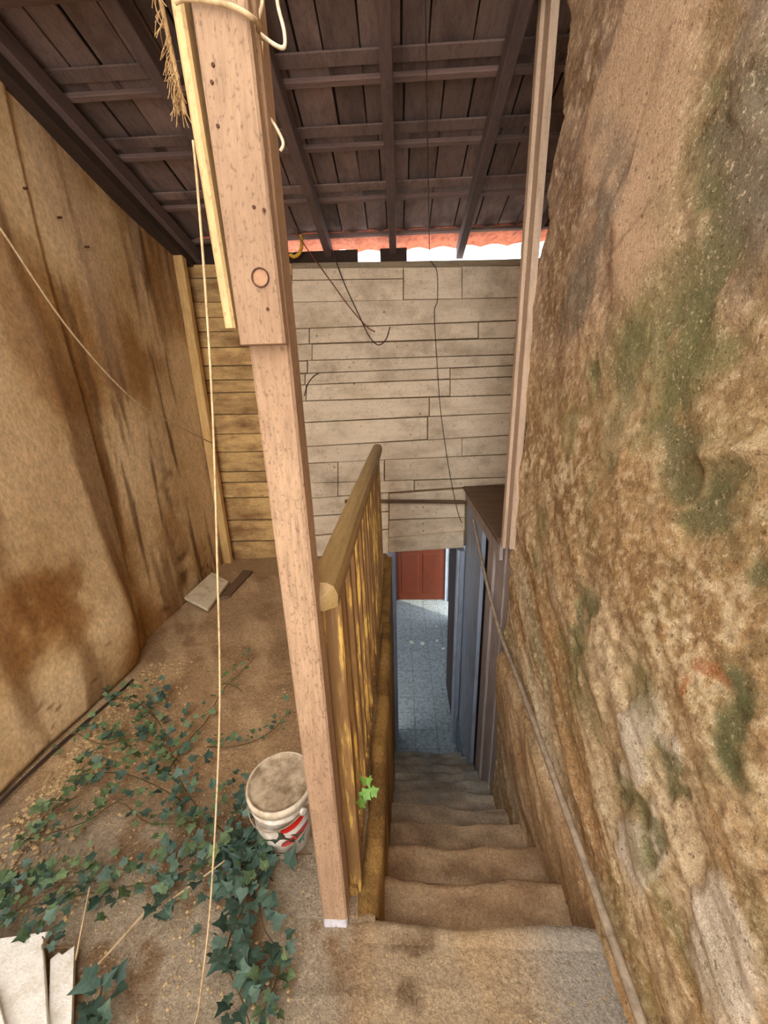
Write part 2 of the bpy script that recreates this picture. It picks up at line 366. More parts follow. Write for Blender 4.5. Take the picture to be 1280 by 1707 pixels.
for i, (t, b) in enumerate(ROWS):
    xs = [486]+[j for j in JOINTS[i]]+[905]
    for a, c in zip(xs[:-1], xs[1:]):
        if i == 1 and a == 672: continue
        tt = ROWS[1][0] if (i == 2 and a >= 672) else t
        if i >= 14 and a > 640: continue
        cc = min(c, 648) if i >= 14 else c
        if i in (14, 15, 16) and a < 648 and cc > 640: cc = 648
        plank(a, cc, yl(tt, a), yl(tt, cc), yl(b, a), yl(b, cc), M_beam if i == 0 else None, random.choice((0, 0, .003)))
# above the lower door, right of the balustrade
for (x0, x1, a0, a1, b0, b1) in ((648, 905, 832.5-10, 806, 838, 834), (648, 775, 838, 834, 867, 862), (648, 775, 867, 862, 897, 885)):
    plank(x0, x1, a0, a1, b0, b1)
LEFT = [438, 461, 502, 527, 551, 577, 608, 632, 653, 689, 722, 752, 785, 803, 829, 866, 901, 935]
for i in range(len(LEFT)-1):
    t, b = LEFT[i], LEFT[i+1]; wd = 300
    m = M_plankb if i not in (0, 1, 13, 14, 15) else (M_plank if i in (1,) else M_plankb)
    plank(wd, 486, t+3, t, b+3, b, M_plankb, random.choice((0, .002, .004)))
v, f = box((-1.9, YB+.004, -.3), (-.155, YB+.09, 2.44)); mk('backing', v, f, M_moulding, wb)  # unseen slabs behind the planks, added to block light
mk('backing', *box((-.155, YB+.004, .10), (.64, YB+.09, 2.44)), M_moulding, wb)
mk('backing', *box((.64, YB+.004, -2.4), (1.5, YB+.09, 2.44)), M_moulding, wb)
mk('plate', *box((-1.9, YB-.02, 2.43), (1.5, YB+.10, 2.475)), M_beam, wb)
# upright end board by the recess
A = at(849, 790, 1, YB-.034); B = at(858, 790, 1, YB-.034); C = at(866, 570, 1, YB-.034); D = at(857, 570, 1, YB-.034)
mk('end_board', *slab8(A, B, C, D, (0, -1, 0), .014), M_panel, wb)
for (px, py) in ((625, 846), (705, 846), (705, 873), (705, 885), (560, 838), (528, 560), (640, 520), (590, 640), (700, 690)):
    p = at(px, py, 1, YB-.03); mk('nail', *tube([p, p+np.array((0, .02, 0))], .006, 6), M_nail, wb)

# --- right wall: decayed masonry
GREEN = [(.93, 1.62, .16, .22), (.86, 1.80, .10, .16), (.80, 2.02, .06, .14), (.92, 1.42, .09, .13), (.80, 1.27, .05, .09), (1.23, 1.61, .045, .085), (1.16, .72, .045, .15), (1.12, .80, .05, .06),
         (.63, .95, .05, .09), (.725, .80, .045, .07), (.77, .55, .06, .05), (.69, .74, .03, .05), (.66, 1.15, .04, .06)]
def ell(y, z, L, warp=.06, seed=101, sharp=.25):
    wy = (fbm(y*6, z*6, seed, 4)-.5)*warp*4; wz = (fbm(y*6+9, z*6+5, seed+7, 4)-.5)*warp*4; m = np.zeros_like(y)
    for (a, b, ra, rb) in L:
        d = np.sqrt(((y+wy-a)/ra)**2+((z+wz-b)/rb)**2); m = np.maximum(m, sstep(1+sharp, 1-sharp, d))
    return m
SMOOTH = [(1.12, 1.98, .14, .22), (1.3, 2.3, .25, .2), (1.05, 2.4, .3, .25), (.42, .50, .10, .12), (.70, .42, .05, .17), (.78, .68, .05, .12)]
def wr_disp(y, z):
    lo = (fbm(y*2.3, z*2.3, 111, 4)-.5)*.06
    mid = (fbm(y*8, z*8, 115, 4)-.5)*.022
    s = y*.84+z*.54; t = -y*.54+z*.84
    strata = (fbm(s*2.0, t*10, 119, 4)-.5)*.045*sstep(1.25, .7, z)
    grain = (fbm(y*45, z*45, 123, 3)-.5)*.008*(.35+.65*sstep(.4, .6, fbm(y*3, z*3, 127, 3)))
    g = ell(y, z, GREEN, .10, 101, .5); sm = ell(y, z, SMOOTH, .06, 131)
    d = lo*.6+(mid+grain)*(1-.7*sm)*(1-.6*g)+strata+.010*sm-.007*g
    d = d+.035*sstep(.10, .0, z+.1*(fbm(y*3, z*0, 133, 3)-.5))*sstep(-.35, .0, z+.2)
    d = d+.02*np.exp(-((z-(1.42+.25*(.75-y)))/.02)**2)*sstep(.86, .76, y)      # broken ledge of plaster
    return d
def wr_fn(U, V):
    y, z = U, V; d = wr_disp(y, z)
    edge = 1.95-.12*sstep(2.0, 2.45, z)-.14*(fbm(z*7, z*0, 137, 5)-.35)*sstep(1.95, 2.2, z)+.02*sstep(1.0, .7, z)
    over = np.maximum(y-edge, 0); yy = np.minimum(y, edge)
    return np.stack([XR-d+over*3.0, yy, z], -1)
def wr_col(U, V, P):
    y, z = U, V; n = fbm(y*3, z*3, 141, 5); n2 = fbm(y*9, z*9, 145, 5); n3 = fbm(y*30, z*30, 149, 4); n4 = fbm(y*70, z*70, 153, 2)
    s = y*.84+z*.54; t = -y*.54+z*.84; strat = fbm(s*2.2, t*12, 157, 5)
    c = np.broadcast_to(np.array(lin((200, 164, 116))), U.shape+(3,)).copy()
    up = sstep(1.45, 1.8, z+.4*(n-.5)); c = mixc(c, lin((186, 154, 122)), up)
    low = sstep(.95, .55, z+.5*(n-.5)); c = mixc(c, lin((204, 176, 134)), low)
    c = mixc(c, lin((150, 122, 100)), up*sstep(.42, .58, n2)*sstep(1.05, 1.3, y)*.8)
    c = mixc(c, lin((160, 126, 80)), sstep(.5, .66, n)*.6*(1-up*.4))
    c = mixc(c, lin((150, 116, 70)), sstep(.56, .68, n2)*.5)
    c = mixc(c, lin((180, 136, 84)), sstep(.52, .64, strat)*sstep(1.2, .6, z)*.75)
    c = mixc(c, lin((224, 200, 162)), sstep(.46, .36, strat)*sstep(1.2, .6, z)*.75)
    c = mixc(c, lin((134, 126, 82)), sstep(.54, .66, fbm(s*3+4, t*9+2, 173, 4))*sstep(1.0, .6, z)*.5)  # olive streaks painted as shadows among the strata
    band = np.exp(-((z-1.12)/.38)**2); pa = sstep(.35, .6, fbm(y*4+2, z*4, 177, 4))
    c = mixc(c, lin((238, 214, 170)), sstep(.52, .60, n3)*band*.85*pa)
    c = mixc(c, lin((132, 98, 60)), sstep(.45, .36, n3)*band*.5)
    c = mixc(c, lin((120, 88, 56)), sstep(.38, .28, n4)*.45)
    c = mixc(c, lin((236, 212, 172)), sstep(.62, .74, n4)*.5)
    sm = ell(y, z, SMOOTH, .06, 131); c = mixc(c, lin((214, 178, 140)), sm*.85*sstep(.9, 1.3, z)); c = mixc(c, lin((216, 200, 176)), sm*.9*sstep(1.1, .8, z))
    halo = ell(y, z, [(a, b, ra*1.7, rb*1.6) for a, b, ra, rb in GREEN], .12, 101, .6); c = mixc(c, lin((142, 128, 84)), halo*.6*sstep(.35, .6, n2+.1))
    g = ell(y, z, GREEN, .10, 101, .5)*sstep(.28, .42, n3+.6*(n2-.5)+.1); c = mixc(c, lin((118, 113, 76)), g*.85); c = mixc(c, lin((98, 100, 62)), g*sstep(.5, .65, n2)*.7)
    grey = ell(y, z, [(.83, 1.90, .07, .2), (1.40, 2.05, .06, .2), (1.45, 1.85, .12, .14), (.86, 2.15, .08, .1)], .08, 161, .5); c = mixc(c, lin((134, 120, 100)), grey*.75)
    red = ell(y, z, [(.66, 1.04, .05, .015), (.70, .95, .012, .06)], .05, 165); c = mixc(c, lin((172, 106, 60)), red*.7)
    crack = np.exp(-((z-(2.02-.45*(y-.95)+.05*(n2-.5)))/.008)**2)*sstep(.75, .85, y)*sstep(1.35, 1.25, y); c = mixc(c, lin((86, 66, 48)), crack*.45*sstep(.35, .6, n2))
    c = mixc(c, lin((190, 150, 106)), sstep(.1, -.05, z)*sstep(-.9, .0, z)*.7)
    moss = sstep(.58, .72, fbm(y*5+3, z*5+1, 169, 4)); c = mixc(c, lin((134, 128, 80)), moss*.5*sstep(.2, .6, z)*sstep(2.0, 1.6, z))
    return c
wr = tag(empty('wall_right', (XR, 1, 0)), 'decayed ochre masonry wall with green mouldy plaster on the right', 'wall', kind='structure')
ys = np.concatenate([np.arange(-2, .30, .05), np.arange(.30, 2.28, .0075)])
grid('plaster', ys, np.arange(-2.5, 3.6, .0085), wr_fn, wr_col, M_wallr, wr, flip=True)
mk('core', *box((XR+.09, -2, -2.5), (XR+.42, 1.62, 5.6)), M_moulding, wr)  # carried up unseen above the roof to keep sun off the left wall
mk('core', *box((XR+.12, 1.60, -2.5), (XR+.42, 1.93, .62)), M_moulding, wr)
# trim at its free edge
def trim_board(x, y0, y1, z0, z1, th, mat, name, lean=0):
    A = (x, y1, z0); B = (x, y0, z0); C = (x, y0+lean, z1); D = (x, y1+lean, z1); return slab8(A, B, C, D, (-1, 0, 0), th, .004)
t2 = tag(mk('trim_2', *join(trim_board(.575, 1.94, 2.06, .715, 3.3, .03, M_trim, 'x', .01), trim_board(.558, 2.01, 2.055, .69, 3.3, .016, M_trim, 'x', .01)), M_trim), 'tall pale timber strip edging the decayed right wall', 'trim', kind='structure')
# recess beyond it
wrec = tag(mk('wall_recess', *join(box((1.34, 1.6, -.2), (1.46, 3.6, 3.6)), box((XR+.3, 1.55, .60), (1.46, 1.72, 3.6))), M_moulding), 'shadowed plaster wall of the recess behind the right strip', 'wall', kind='structure')

# --- roof
SL = .234
def zr(y): return 2.56+SL*(YB-y)
NR = np.array([0, SL, 1])/math.hypot(SL, 1); TR = np.array([0, 1, -SL])/math.hypot(SL, 1)
ce = tag(empty('ceiling', (0, 1.5, 3.0)), 'dark pitched board roof on rafters and battens', 'ceiling', kind='structure')
for x in (-1.56, -1.05, -.545, -.04, .49, 1.0):
    jx = random.uniform(-.015, .015); a = np.array([x+jx, .62, zr(.62)+.045]); b = np.array([x, 3.60, zr(3.60)+.045])
    if x == -1.56: a[0] = b[0] = -1.60
    mk('rafter', *prism(a, b, (.027, 0, 0), NR*.045), M_raft, ce)
BY = [.83, 1.20, 1.57, 1.95, 2.31, 2.66, 3.05, 3.42]
def roofpt(x, y, h): return np.array([x, y, zr(y)])+NR*h
for y in BY:
    mk('batten', *prism(roofpt(-1.75, y+random.uniform(-.008, .008), .108), roofpt(1.4, y+random.uniform(-.008, .008), .108), TR*.017, NR*.012), M_batt, ce)
    if y < 3.4: mk('lath', *prism(roofpt(-1.75, y-.075, .128), roofpt(1.4, y-.075, .128), TR*.034, NR*.005), M_roofb, ce)
for k in range(len(BY)-1):
    x = -1.78+random.uniform(-.1, 0)
    if BY[k+1] < .7: 
        mk('board', *prism(roofpt(-1.8, (BY[k]+BY[k+1])/2, .142), roofpt(1.42, (BY[k]+BY[k+1])/2, .142), TR*(BY[k+1]-BY[k])*.53, NR*.009), M_roofb, ce); continue
    while x < 1.42:
        wd = random.uniform(.11, .2); x1 = min(x+wd, 1.5); h = .136+random.uniform(0, .014); dy = random.uniform(-.01, .01)
        A = roofpt(x+.005, BY[k]-.05+dy, h); B = roofpt(x1-.005, BY[k]-.05+dy, h); C = roofpt(x1-.003+random.uniform(-.006, .006), BY[k+1]+.03, h+.004); D = roofpt(x+.003, BY[k+1]+.03, h+.004)
        mk('board', *slab8(A, D, C, B, -NR, .012, .002), M_roofb, ce); x = x1
mk('roof_cover', *prism(roofpt(-1.9, 2.13, .19), roofpt(1.55, 2.13, .19), TR*1.48, NR*.012), M_dark, ce)
x = -1.8
while x < 1.4:
    wd = random.uniform(.19, .23); x1 = x+wd; y1 = 3.655+random.uniform(-.012, .016)
    pts = []
    n = 6; v = []; f = []
    for j, yy in enumerate((3.43, y1)):
        for i in range(n+1):
            u = i/n; v.append(roofpt(x+u*wd, yy, .118+.022*math.sin(math.pi*u)))
        for i in range(n+1):
            u = i/n; v.append(roofpt(x+u*wd, yy, .134+.022*math.sin(math.pi*u)))
    m = n+1
    for i in range(n):
        f += [(i, i+1, 2*m+i+1, 2*m+i), (m+i+1, m+i, 3*m+i, 3*m+i+1), (i+1, i, m+i, m+i+1), (2*m+i, 2*m+i+1, 3*m+i+1, 3*m+i)]
    f += [(0, 2*m, 3*m, m), (n, m+n, 3*m+n, 2*m+n)]
    mk('roof_tile', v, f, M_tile, ce, False); x = x1
# closed parts of the eaves gap
for (x0, x1, y0, y1) in ((300, 478, 395, 445), (478, 596, 417, 440), (634, 678, 414, 434)):
    p = at(x0, y1, 1, YB+.05); q = at(x1, y0, 1, YB+.05); mk('eaves_block', *box((p[0], YB+.03, p[2]-.03), (q[0], YB+.07, q[2])), M_dark, ce)
# purlin beam towards the left wall and wall-top beam
mk('purlin', *prism((-1.7, 1.70, zr(1.70)-.04), (-.50, 1.74, zr(1.74)-.04), (0, .05, 0), (0, 0, .055)), M_dbrown, ce)
mk('wall_beam', *prism((XL+.02, .62, zr(.62)-.02), (XL+.02, 3.44, zr(3.44)-.01), (.05, 0, 0), NR*.05), M_dark, ce)

# --- stairs
st = tag(empty('staircase', (.25, EDGE, -.2)), 'steep worn stairs going down to the lower door', 'stairs')
def step(n):
    y0 = EDGE+(n-1)*RUN; y1 = EDGE+n*RUN; zt = -n*RISE; rnd = random.Random(n)
    xr = .60 if n < 6 else .62
    xs = np.linspace(-.12, xr, 26); prof = []
    prof += [(y0-.03, 0.0)]+[(y0-.03+(y1-y0)*k/7, 0.0) for k in range(1, 7)]
    R = .03
    for k in range(6):
        a = math.pi/2*(1-k/5.0*1.35); prof.append((y1-R+R*math.cos(a)*1.1, -R+R*math.sin(a)))
    prof += [(y1-.02, -.09), (y1-.025, -RISE-.03)]
    S = np.arange(len(prof), dtype=float)
    def fn(U, V):
        i = U.astype(int); py = np.array([p[0] for p in prof])[i]; pz = np.array([p[1] for p in prof])[i]
        front = sstep(3, 8, U)
        dy = (fbm(V*5+n*7, U*0+n, 201, 4)-.5)*.06*front; dz = (fbm(V*6+n*3, U*.5, 205, 4)-.5)*.03+(fbm(V*30, U*2+n, 209, 3)-.5)*.008
        sag = -.018*np.exp(-((V-.25)/.2)**2)*front
        u = np.clip((py-y0)/(y1-y0), 0, 1); dip = -.065*(1-u)**2*sstep(9, 7, U)
        return np.stack([V, py+dy, zt+pz+dz+sag+dip], -1)
    def cf(U, V, P):
        q = fbm(V*9+n, U*.8+n*3, 213, 4); e = sstep(0, 8, float(n)-1+0*U)
        c = np.broadcast_to(np.array(lin((186, 152, 114))), U.shape+(3,)).copy(); c = mixc(c, lin((158, 154, 142)), sstep(2.0, 6.0, n+0*U+2*(q-.5)))  # lower steps painted greyer for the cool light from below
        c = mixc(c, lin((136, 106, 76)), sstep(.5, .68, q)*.6); c = mixc(c, lin((212, 184, 146)), sstep(.5, .35, q)*.4)
        return c
    return grid('step', S, xs, fn, cf, M_step, st, flip=True)
for n in range(1, 11): step(n)
# front edge of the landing, worn like a nosing
def nose_fn(U, V):
    pr = [(EDGE-.05, 0.002), (EDGE-.016, .005), (EDGE, -.002), (EDGE+.008, -.02), (EDGE, -.05), (EDGE-.01, -.10), (EDGE-.03, -.30)]
    i = U.astype(int); py = np.array([p[0] for p in pr])[i]; pz = np.array([p[1] for p in pr])[i]
    return np.stack([V, py+(fbm(V*6, U*0, 221, 4)-.5)*.03*sstep(0, 2, U), pz+(fbm(V*9, U, 225, 3)-.5)*.006*sstep(0, 2, U)+.4*hfl(V, py)], -1)
grid('landing_edge', np.arange(7.), np.linspace(-.13, .62, 30), nose_fn, lambda U, V, P: floor_col(V, P[..., 1], P), M_step, st, flip=True)

# stairwell left wall, its sloping rounded curb
cu = tag(empty('wall_stairwell', (-.12, 1.6, -.5)), 'ochre plastered stairwell wall under the balustrade', 'wall', kind='structure')
def curb_top(y): return .022+0*y
def curb_fn(U, V):
    # U along y, V profile 0..10 : inner face up, over the rounded top, and down to the outside
    y = U; top = curb_top(y); i = V
    a = np.clip((i-4)/4, 0, 1)*math.pi
    x = np.where(i <= 4, -.078, np.where(i >= 8, -.148, -.113+.035*np.cos(a)))
    z = np.where(i <= 4, -2.4+(top-.035+2.4)*(i/4)**.7, np.where(i >= 8, top-.035-(i-8)*.06, top-.035+.035*np.sin(a)))
    x = x+(fbm(y*5, z*5, 231, 4)-.5)*.022; return np.stack([x, y, z], -1)
def curb_col(U, V, P):
    n = fbm(U*6, P[..., 2]*6, 235, 5); z = P[..., 2]; c = np.broadcast_to(np.array(lin((166, 128, 70))), U.shape+(3,)).copy()
    c = mixc(c, lin((112, 82, 42)), sstep(.45, .65, n)*.8); c = mixc(c, lin((196, 160, 104)), sstep(.45, .33, n)*.5)
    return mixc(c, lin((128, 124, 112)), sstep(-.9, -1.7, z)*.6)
grid('curb', np.arange(.752, 2.33, .02), np.array([0, .4, .8, 1.2, 1.6, 2, 2.4, 2.8, 3.2, 3.6, 4, 4.5, 5, 5.5, 6, 6.5, 7, 7.5, 8, 9, 10.]), curb_fn, curb_col, m_tint('ochre stair plaster', 50, .35, .8, .008), cu)
mk('curb_end', *box((-.17, 2.30, -2.4), (-.100, 3.47, .012), .012), M_curb, cu)
mk('floor_edge', *box((-.20, .76, -.30), (-.135, 3.46, -.02), .01), M_curb, cu)

# panelled right side of the lower stairs with its ledge
pw = tag(empty('wall_panelled', (.62, 2.8, -.8)), 'lilac grey boarded wall beside the lower stairs', 'wall', kind='structure')
def side_y(px, py=1000, X=.6): return float(at(px, py, 0, X)[1])
mk('panel_backing', *box((.64, 1.94, -2.4), (1.36, 3.47, .66)), M_dark, pw)
edges = [(845, 834, M_panel, 0), (833, 819, M_panel, .006), (818, 809, M_panel, .022)]
for x0, x1, m, pr in edges:
    y0, y1 = side_y(x0), side_y(x1); mk('upright_board', *slab8((.62-pr, y1, -2.35), (.62-pr, y0, -2.35), (.62-pr, y0, .66), (.62-pr, y1, .66), (-1, 0, 0), .02), m, pw)
y0, y1 = side_y(799), side_y(785); mk('upright_board', *slab8((.595, y1, -1.95), (.595, y0, -1.95), (.595, y0, .60), (.595, y1, .60), (-1, 0, 0), .03), M_blue, pw)
y0, y1 = side_y(785), 3.45; mk('upright_board', *slab8((.605, y1, -1.95), (.605, y0, -1.95), (.605, y0, .60), (.605, y1, .60), (-1, 0, 0), .03), M_blue, pw)
mk('plinth', *box((.585, side_y(800), -2.35), (.64, 3.46, -1.92), .01), M_blueb, pw)
mk('ledge_board', *slab8((.565, 2.16, .695), (.86, 2.16, .695), (.86, 3.44, .695), (.565, 3.44, .695), (0, 0, 1), .028, .005), M_dbrown, pw)
mk('ledge_board', *slab8((.865, 2.16, .692), (1.34, 2.16, .692), (1.34, 3.44, .692), (.865, 3.44, .692), (0, 0, 1), .028, .005), M_dbrown, pw)
mk('fascia_board', *slab8((.588, 3.44, .565), (.588, 2.17, .545), (.588, 2.17, .667), (.588, 3.44, .667), (-1, 0, 0), .02), M_panel, pw)

# --- lower door and the room beyond
d1 = tag(empty('door_1', (.24, YB, LOWZ)), 'blue grey door frame at the foot of the stairs', 'door', kind='structure')
A = at(648, 921, 1, YB-.05); B = at(773, 913, 1, YB-.05); C = at(773, 886, 1, YB-.05); D = at(648, 897, 1, YB-.05)
mk('lintel', *slab8(A, B, C, D, (0, -1, 0), .14), M_plank, d1)
mk('jamb', *box((-.135, YB-.045, LOWZ), (-.065, YB+.10, .06), .006), M_blue, d1)
mk('jamb', *box((.555, YB-.045, LOWZ), (.60, YB+.10, .06), .006), M_blue, d1)
mk('jamb_bead', *box((.535, YB-.02, LOWZ), (.557, YB+.06, .06), .004), M_loww, d1)
lf = mk('door_leaf', *prism((.552, YB+.09, (LOWZ+.04)), (.552, YB+.09, .03), (.016, 0, 0), (0, .001, 0), .0005), M_black, d1)
COL.objects.unlink(lf); bpy.data.objects.remove(lf)
mk('door_leaf', *box((.575, YB+.11, LOWZ+.03), (.612, YB+.86, .03), .005), M_black, d1)
# floor tiles of the lower room
fl = tag(empty('floor', (.2, 5, LOWZ)), 'grey cement tile floor of the room below', 'floor', kind='structure')
mk('bed', *box((-1.4, 3.1, LOWZ-.1), (1.7, 6.75, LOWZ-.006)), M_grout, fl)
tv, tf = slab8((0, 0, 0), (.25, 0, 0), (.25, .25, 0), (0, .25, 0), (0, 0, 1), .008, .002); tm = mesh('tile', tv, tf); tm.materials.append(M_lowfl)
for i in range(-2, 5):
    for j in range(14):
        o = link('tile', tm, None, fl); o.location = Vector((-.12+i*.254, 3.10+j*.254, LOWZ+random.uniform(-.001, .001)))-fl.location; o.matrix_parent_inverse = Matrix()
YF = 6.6
def struct(name, vf, mat, label, cat='wall'): return tag(mk(name, *vf, mat), label, cat, kind='structure')
struct('wall_far', join(box((-1.4, YF+.02, LOWZ-.1), (1.7, YF+.12, .2))), M_loww, 'end wall of the room below, coloured for its cool light')
struct('wall_lower_left', join(box((-1.3, 3.5, LOWZ-.1), (-1.2, 4.5, .1)), box((-1.3, 5.1, LOWZ-.1), (-1.2, 6.7, .1)), box((-1.3, 4.5, LOWZ-.1), (-1.2, 5.1, LOWZ+1.0)), box((-1.3, 4.5, -.45), (-1.2, 5.1, .1))), M_loww, 'pale wall of the lower room with an opening added to let in daylight')  # unseen opening added and sized to light the lower room
struct('wall_lower_right', join(box((.87, 3.55, LOWZ-.1), (.95, 5.92, .1)), box((.87, 6.50, LOWZ-.1), (.95, 6.7, .1)), box((.87, 5.92, -.6), (.95, 6.50, .1))), M_loww, 'pale corridor wall of the lower room with a side doorway')
struct('ceiling', box((-1.4, 3.56, .10), (1.7, 6.8, .2)), M_loww, 'flat slab over the room below', 'ceiling')
struct('ground', box((.95, 3.0, LOWZ-.12), (9, 14, LOWZ-.02)), M_floor if False else M_stone, 'sunlit yard outside the lower doorway', 'ground')
d2 = tag(empty('door_2', (.35, YF, LOWZ)), 'red brown panelled door at the end of the lower room', 'door', kind='structure')
d2l = mk('leaf', *box((-.10, YF-.03, LOWZ+.01), (.80, YF+.01, -.28), .004), M_rdoor, d2)
for (x0, x1, z0, z1) in ((-.02, .30, LOWZ+.15, -1.35), (.38, .72, LOWZ+.15, -1.35), (-.02, .30, -1.2, -.4), (.38, .72, -1.2, -.4)):
    mk('panel', *slab8((x0, YF-.038, z0), (x1, YF-.038, z0), (x1, YF-.038, z1), (x0, YF-.038, z1), (0, -1, 0), .01, .008), M_rdoor, d2l)
mk('casing', *box((.80, YF-.06, LOWZ), (.86, YF+.01, -.2), .005), M_loww, d2)
mk('casing', *box((-.155, YF-.06, LOWZ), (-.10, YF+.01, -.2), .005), M_rdoor, d2)

# ------------------------------------------------------------------ things
# --- support post
po = tag(empty('support_post', (-.215, .765, 0)), 'pink weathered timber post doubled with boards at the top', 'post')
def pb(name, x0, x1, y0, y1, z0, z1, dx, mat, ch=.004):
    c0 = ((x0+x1)/2, (y0+y1)/2, z0); c1 = ((x0+x1)/2+dx, (y0+y1)/2, z1); return mk(name, *prism(c0, c1, ((x1-x0)/2, 0, 0), (0, (y1-y0)/2, 0), ch), mat, po)
pb('shaft', -.250, -.177, .728, .79, .035, 3.16, -.03, M_post, .005)
fb = pb('front_board', -.270, -.192, .700, .727, 1.628, 3.15, -.028, M_post)
pb('side_board', -.294, -.2765, .705, .775, 1.655, 3.15, -.05, M_yel)
sh = mk('foot_cap', *join(prism((-.231, .759, .0), (-.231, .759, .04), (.019, 0, 0), (0, .031, 0)), prism((-.196, .759, .0), (-.196, .759, .04), (.018, 0, 0), (0, .031, 0)), prism((-.2135, .759, .022), (-.2135, .759, .04), (.036, 0, 0), (0, .0315, 0))), m_dirty('chalky paint', (204, 200, 204), (160, 150, 144), 30, .8), po)
tag(sh, 'chalky white painted foot')
for (px, py) in ((355, 108), (353, 137), (363, 210), (423, 345), (446, 515), (440, 350)):
    p = at(px, py, 1, .699); mk('nail', *tube([p+np.array((0, -.001, 0)), p+np.array((0, .02, 0))], .0026, 8), M_nail, fb)
kp = at(434, 463, 1, .6995)
mk('knot', *tube([kp, kp+np.array((0, .004, 0))], .0125, 16), m_dirty('knot', (164, 126, 94), (130, 92, 64), 70, .8), fb)
ring = mk('knot_ring', *lathe([(.0125, 0), (.0145, .0), (.0145, .002), (.0125, .002)], 20), M_nail, fb)
ring.matrix_basis = Matrix.Translation(Vector(kp)) @ Matrix.Rotation(math.pi/2, 4, 'X')

# --- balustrade
XB = -.188
ra = tag(empty('balustrade', (XB, 1.6, 0)), 'flaking yellow wooden balustrade with a thick brown handrail', 'railing')
hv = []; HY0, HY1, HZ = .785, 3.10, 1.10
ringp = [(-.034, -.03), (.034, -.03), (.036, .0), (.028, .022), (.012, .032), (-.012, .032), (-.028, .022), (-.036, .0)]
v = []; f = []; N = 16
for i in range(N+1):
    y = HY0+(HY1-HY0)*max(i-1, 0)/(N-1) - (.02 if i == 0 else 0); w_ = .006*math.sin(i*.9); k_ = .55 if i == 0 else 1
    for (a, b) in ringp: v.append((XB+a*1.08*k_+w_*.3-(.012 if i == 0 else 0), y, HZ+b*k_+w_*.4-(.012 if i == 0 else 0)))
for i in range(N):
    for k in range(8):
        j = (k+1) % 8; f.append((i*8+k, i*8+j, (i+1)*8+j, (i+1)*8+k)[::-1])
f += [tuple(range(8)), tuple(N*8+k for k in range(7, -1, -1))]
mk('handrail', v, f, M_hand, ra)
mk('newel', *prism((XB+.012, .835, .0), (XB+.006, .835, HZ-.026), (.034, 0, 0), (0, .022, 0)), M_balu, ra)
NB = 17
for i in range(NB):
    y = .93+(2.98-.93)*i/(NB-1); zb = .0; tw = random.uniform(-.006, .006)
    mk('baluster', *prism((XB+.020+tw, y, zb), (XB, y+random.uniform(-.006, .006), HZ-.025), (.011, 0, 0), (0, .015, 0), .003), M_balu, ra)
mk('end_post', *prism((XB+.01, HY1-.03, -.0), (XB, HY1-.02, HZ-.02), (.016, 0, 0), (0, .018, 0)), M_hand, ra)
mk('bottom_rail', *prism((XB+.02, .80, .03), (XB+.02, 3.08, .03), (.014, 0, 0), (0, 0, .018)), M_balu, ra)

# --- rod across the back wall
p0 = at(575, 836, 1, YB-.065); p1 = at(775, 837, 1, YB-.065)
tag(mk('wall_rod', *tube([p0, (p0+p1)/2+np.array((0, 0, .004)), p1], .017, 8), M_dbrown), 'dark wooden rod across the plank wall above the lower door', 'rod')

# --- pole along the right wall
pp = [(.555, .40, .085), (.558, .78, .12), (.562, 1.12, .14), (.568, 1.55, .155), (.572, 1.99, .165), (.575, 2.36, .26), (.575, 2.80, .45), (.575, 2.98, .54)]
tag(mk('wall_pole', *tube(smooth_path(pp, 5), .014, 8, .7), M_pipe, None, True), 'grey pole lying along the foot of the right wall', 'pole')

# --- bucket
BX, BYY = -.438, .995
bu = tag(empty('paint_bucket', (BX, BYY, 0)), 'dirty white paint bucket with a muddy lid beside the post', 'bucket')
zb0 = float(hfl(BX, BYY))-.004
def zz(p): return [(r, z*1.22+zb0) for r, z in p]
mk('body', *lathe(zz([(0, 0), (.088, 0), (.094, .004), (.101, .10), (.106, .155), (.110, .157), (.110, .163), (.107, .165), (.108, .19)]), 44, BX, BYY), M_buck, bu, True)
mk('lid', *lathe(zz([(.111, .178), (.114, .180), (.1155, .196), (.114, .203), (.110, .206), (.106, .205), (.1035, .201), (.095, .200), (.05, .201), (.0001, .202)]), 44, BX, BYY), M_lid, bu, True)
mk('lid_rim', *lathe(zz([(.108, .2062), (.111, .2078), (.1145, .206), (.1165, .2), (.1165, .186), (.1155, .186)]), 44, BX, BYY), m_dirty('muddy rim', (206, 190, 164), (150, 128, 98), 24, .7, .45, .7, .2), bu, True)
hp = [(BX+.1165*math.cos(a), BYY+.1165*math.sin(a), zb0+.205-.04*math.sin((a-2.6)/(5.7-2.6)*math.pi)) for a in np.linspace(2.75, 5.6, 18)]
mk('handle', *tube(hp, .002, 6), M_pipe, bu, True)
for a in (2.7, 5.65):
    p = np.array((BX+.112*math.cos(a), BYY+.112*math.sin(a), zb0+.203)); q = np.array((BX+.122*math.cos(a), BYY+.122*math.sin(a), zb0+.203)); mk('handle_lug', *tube([p, q], .012, 10), M_buck, bu)
def decal(name, cen_a, cen_z, poly, mat):
    v = []; 
    def P(a, z):
        r = .094+(z-.004)*(.101-.094)/.096 if z < .122 else .101+(z-.122)*(.106-.101)/.067
        return (BX+(r+.0014)*math.cos(a), BYY+(r+.0014)*math.sin(a), z+zb0)
    n = len(poly); v.append(P(cen_a, cen_z)); f = []
    for s in (.5, 1.0):
        for (da, dz) in poly: v.append(P(cen_a+da*s, cen_z+dz*s))
    for k in range(n):
        j = (k+1) % n; f += [(0, 1+k, 1+j), (1+k, 1+n+k, 1+n+j, 1+j)]
    return mk(name, v, f, mat, bu, True)
rot = lambda a, b, t: (a*math.cos(t)-b*math.sin(t), a*math.sin(t)+b*math.cos(t))
